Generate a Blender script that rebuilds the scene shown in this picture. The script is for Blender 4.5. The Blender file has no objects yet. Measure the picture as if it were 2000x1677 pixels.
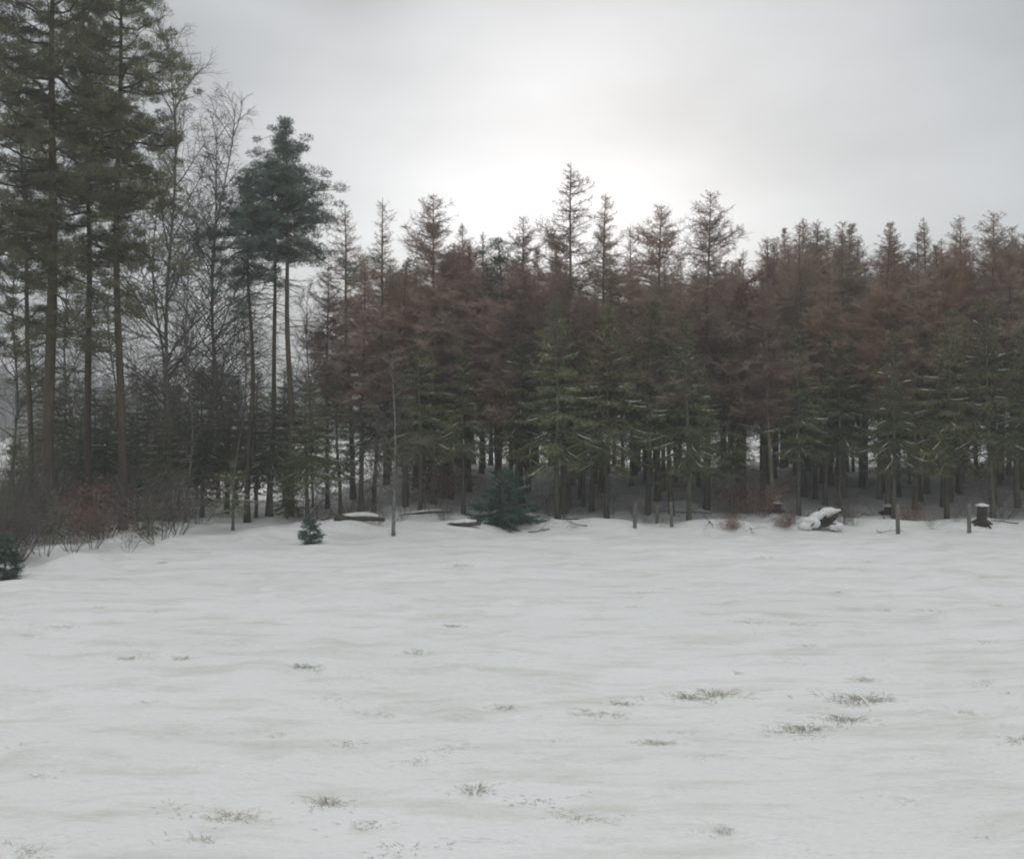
import bpy, math
import numpy as np

# ------------------------------------------------------------------ camera, sky, sun, exposure
scene = bpy.context.scene
C = scene.collection
R = math.radians
F = 2144.0                       # focal length in pixels of the 2000 px wide photograph
CAM_H = 3.5
cam_data = bpy.data.cameras.new("camera")
cam_data.sensor_width = 36.0
cam_data.lens = 36.0 * F / 2000.0
cam_data.clip_start = 0.1
cam_data.clip_end = 5000.0
cam = bpy.data.objects.new("camera", cam_data)
C.objects.link(cam)
cam.location = (0, 0, CAM_H)
cam.rotation_euler = (R(90), 0, 0)
scene.camera = cam

SUN_EL, SUN_AZ = R(14.0), R(4.0)
SUN_DIR = (math.sin(SUN_AZ) * math.cos(SUN_EL), math.cos(SUN_AZ) * math.cos(SUN_EL), math.sin(SUN_EL))

world = bpy.data.worlds.new("World")
scene.world = world
world.use_nodes = True
nt = world.node_tree
nt.nodes.clear()


def wn(kind, **kw):
    n = nt.nodes.new(kind)
    for k, v in kw.items():
        setattr(n, k, v)
    return n


def wmath(op, a, b=None, clamp=False):
    n = wn("ShaderNodeMath", operation=op, use_clamp=clamp)
    for i, v in enumerate((a, b)):
        if v is None:
            continue
        if isinstance(v, (int, float)):
            n.inputs[i].default_value = v
        else:
            nt.links.new(v, n.inputs[i])
    return n.outputs[0]


sky = wn("ShaderNodeTexSky", sky_type="NISHITA")
sky.sun_disc = False
sky.sun_elevation = SUN_EL
sky.sun_rotation = SUN_AZ
sky.air_density = 1.0
sky.dust_density = 2.0
bg_sky = wn("ShaderNodeBackground")
bg_sky.inputs[1].default_value = 0.06
nt.links.new(sky.outputs[0], bg_sky.inputs[0])

# overcast cloud layer: grey-blue stratus, thin and bright where the low sun stands behind it
tc = wn("ShaderNodeTexCoord")
dirv = tc.outputs["Generated"]
dot = wn("ShaderNodeVectorMath", operation="DOT_PRODUCT")
nt.links.new(dirv, dot.inputs[0])
dot.inputs[1].default_value = SUN_DIR
d = wmath("MAXIMUM", dot.outputs["Value"], 0.0)
glow_wide = wmath("POWER", d, 14.0)
off = wn("ShaderNodeVectorMath", operation="SUBTRACT")
nt.links.new(dirv, off.inputs[0])
off.inputs[1].default_value = (SUN_DIR[0] - 0.03, SUN_DIR[1], SUN_DIR[2] - 0.05)
sq = wn("ShaderNodeVectorMath", operation="MULTIPLY")
nt.links.new(off.outputs[0], sq.inputs[0])
sq.inputs[1].default_value = (1.0, 0.5, 1.55)          # the bright gap in the cloud lies flat
ln = wn("ShaderNodeVectorMath", operation="LENGTH")
nt.links.new(sq.outputs[0], ln.inputs[0])
r2 = wmath("POWER", wmath("DIVIDE", ln.outputs["Value"], 0.175), 2.0)
glow_tight = wmath("POWER", 2.71828, wmath("MULTIPLY", r2, -1.0))
mp = wn("ShaderNodeMapping")
mp.inputs["Scale"].default_value = (1.6, 1.6, 4.2)
mp.inputs["Location"].default_value = (2.35, 1.2, 0.4)
nt.links.new(dirv, mp.inputs[0])
nz = wn("ShaderNodeTexNoise")
nz.inputs["Scale"].default_value = 1.5
nz.inputs["Detail"].default_value = 5.0
nz.inputs["Roughness"].default_value = 0.45
nt.links.new(mp.outputs[0], nz.inputs[0])
cloud = wmath("SUBTRACT", nz.outputs["Fac"], 0.5)
sep = wn("ShaderNodeSeparateXYZ")
nt.links.new(dirv, sep.inputs[0])


def wramp(lo, hi, to):
    n = wn("ShaderNodeMapRange", interpolation_type="SMOOTHSTEP")
    n.inputs[1].default_value, n.inputs[2].default_value = lo, hi
    n.inputs[3].default_value, n.inputs[4].default_value = 0.0, to
    nt.links.new(sep.outputs["Z"], n.inputs[0])
    return n.outputs[0]


bright = wmath("ADD", wmath("MULTIPLY", cloud, 0.55), 0.50)
bright = wmath("SUBTRACT", bright, wramp(0.22, 0.40, 0.04))     # a thicker band of cloud above the glow
bright = wmath("ADD", bright, wramp(0.42, 0.95, 0.72))          # an overcast sky is brightest overhead
bright = wmath("ADD", bright, wmath("MULTIPLY", glow_wide, 0.10))
bright = wmath("ADD", bright, wmath("MULTIPLY", glow_tight, wmath("ADD", wmath("MULTIPLY", cloud, 0.5), 0.44)))
# one darker scud of cloud high up
off2 = wn("ShaderNodeVectorMath", operation="SUBTRACT")
nt.links.new(dirv, off2.inputs[0])
off2.inputs[1].default_value = (-0.135, 0.915, 0.385)
ln2 = wn("ShaderNodeVectorMath", operation="LENGTH")
nt.links.new(off2.outputs[0], ln2.inputs[0])
scud = wmath("POWER", 2.71828, wmath("MULTIPLY", wmath("POWER", wmath("DIVIDE", ln2.outputs["Value"], 0.055), 2.0), -1.0))
bright = wmath("SUBTRACT", bright, wmath("MULTIPLY", scud, 0.12))
tint = wn("ShaderNodeMix", data_type="RGBA")
nt.links.new(wmath("ADD", glow_wide, 0.0, True), tint.inputs[0])
tint.inputs[6].default_value = (0.935, 1.0, 1.035, 1)
tint.inputs[7].default_value = (0.975, 0.995, 1.04, 1)
bg_cloud = wn("ShaderNodeBackground")
nt.links.new(tint.outputs[2], bg_cloud.inputs[0])
nt.links.new(bright, bg_cloud.inputs[1])
mixs = wn("ShaderNodeMixShader")
mixs.inputs[0].default_value = 0.95
nt.links.new(bg_sky.outputs[0], mixs.inputs[1])
nt.links.new(bg_cloud.outputs[0], mixs.inputs[2])
wout = wn("ShaderNodeOutputWorld")
nt.links.new(mixs.outputs[0], wout.inputs[0])

sun_data = bpy.data.lights.new("sun", "SUN")
sun_data.energy = 0.6
sun_data.angle = R(30)
sun_data.color = (1.0, 0.96, 0.9)
sun = bpy.data.objects.new("sun", sun_data)
C.objects.link(sun)
sun.rotation_euler = (R(90) - SUN_EL, 0, math.pi - SUN_AZ)

vs = scene.view_settings
vs.view_transform = "Standard"
vs.look = "None"
vs.exposure = 0.3
vs.gamma = 1.0
vs.use_curve_mapping = False
scene.render.engine = "CYCLES"
cy = scene.cycles
cy.max_bounces = 6
cy.diffuse_bounces = 4
cy.glossy_bounces = 1
cy.transmission_bounces = 2
cy.filter_width = 2.0

rng = np.random.default_rng(20240)

# ------------------------------------------------------------------ materials


def material(name, stops, rough=0.9, scale=2.0, detail=6.0, per_object=0.0, stretch=(1, 1, 1), bump=0.0, bump_scale=20.0,
             spec=0.2, sss=0.0):
    """A procedural material: noise through a colour ramp, optionally varied from object to object."""
    m = bpy.data.materials.new(name)
    m.use_nodes = True
    t = m.node_tree
    b = t.nodes["Principled BSDF"]
    b.inputs["Roughness"].default_value = rough
    b.inputs["Specular IOR Level"].default_value = spec
    co = t.nodes.new("ShaderNodeTexCoord")
    mpn = t.nodes.new("ShaderNodeMapping")
    mpn.inputs["Scale"].default_value = stretch
    t.links.new(co.outputs["Object"], mpn.inputs[0])
    n = t.nodes.new("ShaderNodeTexNoise")
    n.inputs["Scale"].default_value = scale
    n.inputs["Detail"].default_value = detail
    t.links.new(mpn.outputs[0], n.inputs[0])
    r = t.nodes.new("ShaderNodeValToRGB")
    while len(r.color_ramp.elements) < len(stops):
        r.color_ramp.elements.new(0.5)
    for e, (p, c) in zip(r.color_ramp.elements, stops):
        e.position = p
        e.color = (*c, 1)
    t.links.new(n.outputs["Fac"], r.inputs[0])
    out = r.outputs[0]
    if per_object:
        oi = t.nodes.new("ShaderNodeObjectInfo")
        mr = t.nodes.new("ShaderNodeMapRange")
        mr.inputs[3].default_value = 1 - per_object
        mr.inputs[4].default_value = 1 + per_object
        t.links.new(oi.outputs["Random"], mr.inputs[0])
        hs = t.nodes.new("ShaderNodeHueSaturation")
        t.links.new(mr.outputs[0], hs.inputs["Value"])
        mh = t.nodes.new("ShaderNodeMapRange")
        mh.inputs[3].default_value = 0.5 - per_object * 0.05
        mh.inputs[4].default_value = 0.5 + per_object * 0.05
        mt = t.nodes.new("ShaderNodeMath")
        mt.operation = "FRACT"
        mu = t.nodes.new("ShaderNodeMath")
        mu.operation = "MULTIPLY"
        mu.inputs[1].default_value = 7.31
        t.links.new(oi.outputs["Random"], mu.inputs[0])
        t.links.new(mu.outputs[0], mt.inputs[0])
        t.links.new(mt.outputs[0], mh.inputs[0])
        t.links.new(mh.outputs[0], hs.inputs["Hue"])
        t.links.new(out, hs.inputs["Color"])
        out = hs.outputs[0]
    t.links.new(out, b.inputs["Base Color"])
    if bump:
        n2 = t.nodes.new("ShaderNodeTexNoise")
        n2.inputs["Scale"].default_value = bump_scale
        n2.inputs["Detail"].default_value = 8
        t.links.new(mpn.outputs[0], n2.inputs[0])
        bp = t.nodes.new("ShaderNodeBump")
        bp.inputs["Strength"].default_value = bump
        bp.inputs["Distance"].default_value = 0.05
        t.links.new(n2.outputs["Fac"], bp.inputs["Height"])
        t.links.new(bp.outputs[0], b.inputs["Normal"])
    return m


def snow_material():
    m = bpy.data.materials.new("snow")
    m.use_nodes = True
    t = m.node_tree
    b = t.nodes["Principled BSDF"]
    b.inputs["Roughness"].default_value = 0.75
    b.inputs["Specular IOR Level"].default_value = 0.25
    co = t.nodes.new("ShaderNodeTexCoord")

    def noise(scale, stretch, detail=6.0, rough=0.55):
        mpn = t.nodes.new("ShaderNodeMapping")
        mpn.inputs["Scale"].default_value = stretch
        t.links.new(co.outputs["Object"], mpn.inputs[0])
        n = t.nodes.new("ShaderNodeTexNoise")
        n.inputs["Scale"].default_value = scale
        n.inputs["Detail"].default_value = detail
        n.inputs["Roughness"].default_value = rough
        t.links.new(mpn.outputs[0], n.inputs[0])
        return n.outputs["Fac"]
    # flattened grass through thin snow, contrast raised to paint in shading of the undulations
    r = t.nodes.new("ShaderNodeValToRGB")
    e = r.color_ramp.elements
    e[0].position, e[0].color = 0.48, (0.755, 0.725, 0.705, 1)
    e[1].position, e[1].color = 0.76, (0.555, 0.53, 0.47, 1)
    t.links.new(noise(0.9, (0.55, 1.7, 1), 8.0, 0.68), r.inputs[0])
    r2 = t.nodes.new("ShaderNodeValToRGB")
    e = r2.color_ramp.elements
    e[0].position, e[0].color = 0.35, (0.915, 0.925, 0.91, 1)
    e[1].position, e[1].color = 0.65, (1, 1, 1, 1)
    t.links.new(noise(0.12, (1, 1.5, 1), 3.0), r2.inputs[0])
    mx = t.nodes.new("ShaderNodeMix")
    mx.data_type = "RGBA"
    mx.blend_type = "MULTIPLY"
    mx.inputs[0].default_value = 1.0
    t.links.new(r.outputs[0], mx.inputs[6])
    t.links.new(r2.outputs[0], mx.inputs[7])
    t.links.new(mx.outputs[2], b.inputs["Base Color"])
    bp = t.nodes.new("ShaderNodeBump")
    bp.inputs["Strength"].default_value = 0.9
    bp.inputs["Distance"].default_value = 0.07
    ad = t.nodes.new("ShaderNodeMath")
    ad.operation = "ADD"
    t.links.new(noise(2.2, (0.5, 1.6, 1), 7.0, 0.6), ad.inputs[0])
    t.links.new(noise(9.0, (0.7, 1.3, 1), 4.0), ad.inputs[1])
    t.links.new(ad.outputs[0], bp.inputs["Height"])
    t.links.new(bp.outputs[0], b.inputs["Normal"])
    return m


M = {
    "snow": snow_material(),
    "bough_snow": material("bough_snow", [(0.3, (0.60, 0.585, 0.57)), (0.7, (0.76, 0.735, 0.715))], 0.8, 6.0),
    "larch_bark": material("larch_bark", [(0.3, (0.10, 0.09, 0.07)), (0.7, (0.19, 0.165, 0.125))], 0.95, 5.0, 6, 0.25, (1, 1, .25), .5, 12),
    "larch_twig": material("larch_twig", [(0.3, (0.265, 0.190, 0.145)), (0.7, (0.40, 0.295, 0.235))], 0.95, 1.1, 4, 0.28),
    "larch_rust": material("larch_rust", [(0.3, (0.25, 0.165, 0.115)), (0.7, (0.38, 0.26, 0.19))], 0.95, 1.3, 4, 0.20),
    "spruce_needle": material("spruce_needle", [(0.3, (0.10, 0.108, 0.060)), (0.55, (0.155, 0.158, 0.080)), (0.75, (0.225, 0.218, 0.105))], 0.8, 1.6, 5, 0.30),
    "fresh_needle": material("fresh_needle", [(0.3, (0.045, 0.082, 0.066)), (0.7, (0.10, 0.15, 0.112))], 0.75, 2.5, 5, 0.15),
    "spruce_bark": material("spruce_bark", [(0.3, (0.08, 0.075, 0.06)), (0.7, (0.16, 0.15, 0.12))], 0.95, 6.0, 6, 0.2, (1, 1, .3), .5, 15),
    "pine_needle": material("pine_needle", [(0.3, (0.078, 0.108, 0.090)), (0.55, (0.118, 0.152, 0.122)), (0.75, (0.165, 0.19, 0.14))], 0.75, 1.2, 5, 0.18),
    "olive_pine_needle": material("olive_pine_needle", [(0.3, (0.105, 0.106, 0.062)), (0.55, (0.15, 0.147, 0.082)), (0.75, (0.20, 0.185, 0.105))], 0.75, 1.2, 5, 0.18),
    "pine_bark": material("pine_bark", [(0.3, (0.06, 0.053, 0.04)), (0.7, (0.125, 0.095, 0.068))], 0.95, 5.0, 6, 0.2, (1, 1, .25), .6, 14),
    "birch_bark": material("birch_bark", [(0.36, (0.10, 0.095, 0.085)), (0.5, (0.24, 0.235, 0.21)), (0.7, (0.36, 0.355, 0.32))], 0.8, 4.0, 6, 0.15, (1, 1, 2.2)),
    "grey_bark": material("grey_bark", [(0.3, (0.13, 0.125, 0.11)), (0.7, (0.26, 0.25, 0.225))], 0.9, 4.0, 6, 0.15, (1, 1, 1.6)),
    "twig": material("twig", [(0.3, (0.085, 0.075, 0.065)), (0.7, (0.16, 0.14, 0.12))], 0.95, 2.0, 4, 0.25),
    "beech_leaf": material("beech_leaf", [(0.3, (0.19, 0.10, 0.072)), (0.7, (0.31, 0.175, 0.125))], 0.85, 6.0, 4, 0.2),
    "dry_grass": material("dry_grass", [(0.3, (0.34, 0.31, 0.24)), (0.7, (0.54, 0.50, 0.41))], 0.9, 14.0, 3, 0.2),
    "old_wood": material("old_wood", [(0.3, (0.035, 0.03, 0.025)), (0.7, (0.095, 0.08, 0.064))], 0.95, 4.0, 7, 0.2, (1, 1, 1), .6, 18),
    "post_wood": material("post_wood", [(0.3, (0.10, 0.093, 0.08)), (0.7, (0.20, 0.188, 0.165))], 0.95, 5.0, 7, 0.15, (1, 1, .2), .4, 20),
    "far_tree": material("far_tree", [(0.3, (0.06, 0.062, 0.05)), (0.7, (0.10, 0.095, 0.075))], 0.95, 0.05, 5),
}

# ------------------------------------------------------------------ mesh building


class MB:
    """Collects straight tapered segments, blades and quads, and links them as ONE mesh object."""

    def __init__(self):
        self.v, self.q, self.t, self.n = [], [], [], 0

    def add(self, v, q=None, t=None):
        if q is not None and len(q):
            self.q.append(np.asarray(q, np.int32) + self.n)
        if t is not None and len(t):
            self.t.append(np.asarray(t, np.int32) + self.n)
        self.v.append(np.asarray(v, np.float32))
        self.n += len(v)

    def segs(self, a, b, ra, rb, sides=3):
        a, b = np.atleast_2d(a).astype(float), np.atleast_2d(b).astype(float)
        n = len(a)
        ra, rb = np.broadcast_to(ra, (n,)), np.broadcast_to(rb, (n,))
        d = b - a
        d /= np.linalg.norm(d, axis=1, keepdims=True) + 1e-9
        ref = np.where(np.abs(d[:, 2:3]) > 0.9, np.array([[1.0, 0, 0]]), np.array([[0, 0, 1.0]]))
        u = np.cross(d, ref)
        u /= np.linalg.norm(u, axis=1, keepdims=True) + 1e-9
        w = np.cross(d, u)
        an = np.arange(sides) * 2 * np.pi / sides
        ring = u[:, None, :] * np.cos(an)[None, :, None] + w[:, None, :] * np.sin(an)[None, :, None]
        va = a[:, None, :] + ring * ra[:, None, None]
        vb = b[:, None, :] + ring * rb[:, None, None]
        v = np.concatenate([va, vb], 1).reshape(-1, 3)
        i = np.arange(sides)
        j = (i + 1) % sides
        q = np.stack([i, j, j + sides, i + sides], 1)
        q = (q[None] + (np.arange(n) * 2 * sides)[:, None, None]).reshape(-1, 4)
        self.add(v, q)

    def tube(self, pts, rad, sides=7, cap=True, wob=0.0):
        """A smooth tube along a polyline, one ring per point."""
        pts = np.asarray(pts, float)
        n = len(pts)
        rad = np.broadcast_to(rad, (n,))
        tan = np.gradient(pts, axis=0)
        tan /= np.linalg.norm(tan, axis=1, keepdims=True) + 1e-9
        ref = np.array([1.0, 0, 0]) if abs(tan[0, 2]) > 0.7 else np.array([0, 0, 1.0])
        an = np.arange(sides) * 2 * np.pi / sides
        vs_ = []
        for k in range(n):
            u = np.cross(tan[k], ref)
            u /= np.linalg.norm(u) + 1e-9
            w = np.cross(tan[k], u)
            rr = rad[k] * (1 + wob * rng.normal(size=(sides, 1)))
            vs_.append(pts[k] + (u * np.cos(an)[:, None] + w * np.sin(an)[:, None]) * rr)
        i = np.arange(sides)
        j = (i + 1) % sides
        q = np.stack([i, j, j + sides, i + sides], 1)
        q = (q[None] + (np.arange(n - 1) * sides)[:, None, None]).reshape(-1, 4)
        t = None
        v = np.concatenate(vs_)
        if cap:
            v = np.concatenate([v, pts[:1], pts[-1:]])
            c0, c1, o = n * sides, n * sides + 1, (n - 1) * sides
            t = np.concatenate([np.stack([j, i, np.full(sides, c0)], 1), np.stack([i + o, j + o, np.full(sides, c1)], 1)])
        self.add(v, q, t)

    def blades(self, p, d, length, width, roll=None):
        """Needle or leaf shaped faces: a kite from p along d."""
        p, d = np.asarray(p, float), np.asarray(d, float)
        n = len(p)
        if n == 0:
            return
        length = np.broadcast_to(length, (n,))[:, None]
        width = np.broadcast_to(width, (n,))[:, None]
        d = d / (np.linalg.norm(d, axis=1, keepdims=True) + 1e-9)
        s = rng.normal(size=(n, 3)) if roll is None else roll
        s = np.cross(d, s)
        s /= np.linalg.norm(s, axis=1, keepdims=True) + 1e-9
        m = p + d * length * 0.45
        v = np.stack([p, m - s * width * 0.5, p + d * length, m + s * width * 0.5], 1).reshape(-1, 3)
        q = (np.arange(n) * 4)[:, None] + np.arange(4)[None]
        self.add(v, q)

    def mesh(self, name, mat, smooth=False):
        v = np.concatenate(self.v)
        me = bpy.data.meshes.new(name)
        q = np.concatenate(self.q) if self.q else np.zeros((0, 4), np.int32)
        t = np.concatenate(self.t) if self.t else np.zeros((0, 3), np.int32)
        me.vertices.add(len(v))
        me.vertices.foreach_set("co", v.astype(np.float32).ravel())
        loops = np.concatenate([q.ravel(), t.ravel()])
        me.loops.add(len(loops))
        me.loops.foreach_set("vertex_index", loops.astype(np.int32))
        me.polygons.add(len(q) + len(t))
        starts = np.concatenate([np.arange(len(q)) * 4, len(q) * 4 + np.arange(len(t)) * 3])
        me.polygons.foreach_set("loop_start", starts.astype(np.int32))
        if smooth:
            me.polygons.foreach_set("use_smooth", np.ones(len(q) + len(t), bool))
        me.update(calc_edges=True)
        me.materials.append(M[mat])
        return me

    def build(self, name, mat, parent=None, smooth=False):
        o = bpy.data.objects.new(name, self.mesh(name, mat, smooth))
        C.objects.link(o)
        if parent is not None:
            o.parent = parent
        return o


def tag(o, label, cat, group=None, kind=None):
    o["label"] = label
    o["category"] = cat
    if group:
        o["group"] = group
    if kind:
        o["kind"] = kind
    return o


def empty(name):
    o = bpy.data.objects.new(name, None)
    C.objects.link(o)
    return o


def copy_tree(o, parent=None):
    c = o.copy()
    C.objects.link(c)
    if parent is not None:
        c.parent = parent
    for ch in o.children:
        copy_tree(ch, c)
    return c


class Kind:
    """Prototypes of one kind of thing: each prototype is used itself the first time, then copied."""

    def __init__(self, protos):
        self.protos, self.used = protos, set()

    def put(self, i, loc, rz, sc, label, cat, group=None):
        i %= len(self.protos)
        p = self.protos[i]
        if i in self.used:
            o = copy_tree(p)
        else:
            self.used.add(i)
            o = p
        o.location = loc
        lean = .016 if cat == "tree" else 0
        o.rotation_euler = (rng.normal() * lean, rng.normal() * lean, rz)
        o.scale = sc if hasattr(sc, "__len__") else (sc, sc, sc)
        if "group" in o:
            del o["group"]
        tag(o, label, cat, group)
        return o

    def drop_unused(self):
        for i, p in enumerate(self.protos):
            if i not in self.used:
                for ch in list(p.children):
                    bpy.data.objects.remove(ch)
                bpy.data.objects.remove(p)


# ------------------------------------------------------------------ the ground


def vnoise(x, y, seed):
    xi, yi = np.floor(x).astype(np.int64), np.floor(y).astype(np.int64)
    fx, fy = x - xi, y - yi
    fx, fy = fx * fx * fx * (fx * (fx * 6 - 15) + 10), fy * fy * fy * (fy * (fy * 6 - 15) + 10)

    def h(a, b):
        n = (a * 374761393 + b * 668265263 + seed * 974634777) & 0xFFFFFFFF
        n = ((n ^ (n >> 13)) * 1274126177) & 0xFFFFFFFF
        n = ((n ^ (n >> 16)) * 2246822519) & 0xFFFFFFFF
        return ((n ^ (n >> 15)) & 0xFFFFFF) / float(0xFFFFFF)
    a = h(xi, yi) * (1 - fx) + h(xi + 1, yi) * fx
    b = h(xi, yi + 1) * (1 - fx) + h(xi + 1, yi + 1) * fx
    return a * (1 - fy) + b * fy - 0.5


def sstep(a, b, x):
    t = np.clip((x - a) / (b - a), 0, 1)
    return t * t * (3 - 2 * t)


EDGE_X = [-60, -12.6, -10.3, -6.9, 0, 60]
EDGE_Y = [16, 26.5, 33.0, 36.6, 38.3, 38.6]


def ground(x, y):
    x, y = np.asarray(x, float), np.asarray(y, float)
    e = np.interp(x, EDGE_X, EDGE_Y)
    e = e + 1.2 * vnoise(x / 3.0, x * 0 + 3.3, 5)
    near = 1 - sstep(60, 140, y)
    z = 0.16 * vnoise(x / 14, y / 14, 1)
    # wind-combed drifts lying along the field
    z = z + near * 0.11 * vnoise(x / 2.6 + y * 0.12, y / 0.75, 2)
    z = z + near * 0.065 * vnoise(x / 0.9 + y * 0.1, y / 0.42, 3)
    # snow over tussocks
    z = z + near * 0.20 * np.maximum(vnoise(x / 0.75, y / 0.6, 4) - 0.12, 0)
    # the wood stands on a slightly higher bank
    inside = sstep(0.0, 14.0, y - e) * sstep(-10, -5, x)
    z = z + 1.5 * inside + 0.20 * np.exp(-((y - e - 0.5) / 1.1) ** 2) * sstep(-14, -6, x)
    # rough, root-heaved floor under the trees
    z = z + near * 0.35 * sstep(-0.5, 2.0, y - e) * np.maximum(vnoise(x / 1.7, y / 1.5, 6), -0.1)
    z = z + near * 0.30 * np.exp(-((y - e - 0.3) / 1.0) ** 2) * np.maximum(vnoise(x / 1.3, y / 0.9, 8), -0.15)
    # a shallow dip in front of the bank
    z = z - 0.06 * np.exp(-((y - e + 1.6) / 0.8) ** 2)
    # snow mound beside the fallen log
    z = z + 0.32 * np.exp(-(((x + 5.9) / 1.25) ** 2 + ((y - 37.4) / 0.8) ** 2))
    return z


def gz(x, y):
    return float(ground(np.array([x]), np.array([y]))[0])


def at(px, Y):
    """World X of the photograph's column px at distance Y."""
    return (px - 1000.0) / F * Y


def on_ground(px, py):
    """Where the sight line through a ground pixel meets the snow."""
    Y = CAM_H * F / (py - 838.5)
    for _ in range(6):
        z = gz(at(px, Y), Y)
        Y = 0.5 * Y + 0.5 * (CAM_H - z) * F / (py - 838.5)
    return at(px, Y), Y


def tall(py, Y, x):
    """Height above the ground that reaches the photograph's row py at distance Y."""
    return CAM_H + (838.5 - py) / F * Y - gz(x, Y)


ys = [2.0]
while ys[-1] < 900:
    y = ys[-1]
    ys.append(y + (0.045 + max(0, y - 9) * 0.0052 if y < 46 else 0.24 + (y - 46) * 0.05))
ys = np.array([-40, -20, -8, -2, 0.5] + ys)
xc = [0.0]
while xc[-1] < 700:
    x = xc[-1]
    xc.append(x + (0.11 if x < 20 else 0.11 + (x - 20) * 0.07))
xs = np.array([-v for v in xc[:0:-1]] + xc)
gx, gy = np.meshgrid(xs, ys)
mb = MB()
nv = np.stack([gx, gy, ground(gx, gy)], -1).reshape(-1, 3)
ny, nx = gx.shape
ii = (np.arange(ny - 1)[:, None] * nx + np.arange(nx - 1)[None]).ravel()
mb.add(nv, np.stack([ii, ii + 1, ii + nx + 1, ii + nx], 1))
g = mb.build("snow_field", "snow", None, True)
g["kind"] = "structure"

# ------------------------------------------------------------------ tree builders


def norm(v):
    return v / (np.linalg.norm(v, axis=-1, keepdims=True) + 1e-9)


def trunk_line(h, lean=0.02, n=14, bend=0.05):
    z = np.linspace(0, 1, n)
    ph = rng.uniform(0, 6.28, 4)
    a = rng.uniform(0, 6.28)
    x = lean * h * z * math.cos(a) + bend * np.sin(z * 5 + ph[0]) + bend * .5 * np.sin(z * 11 + ph[1])
    y = lean * h * z * math.sin(a) + bend * np.sin(z * 4.4 + ph[2]) + bend * .5 * np.sin(z * 10 + ph[3])
    p = np.stack([x - x[0], y - y[0], z * h], 1)
    return p


def along(p, z):
    return np.stack([np.interp(z, p[:, 2], p[:, k]) for k in range(3)], -1)


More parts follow.
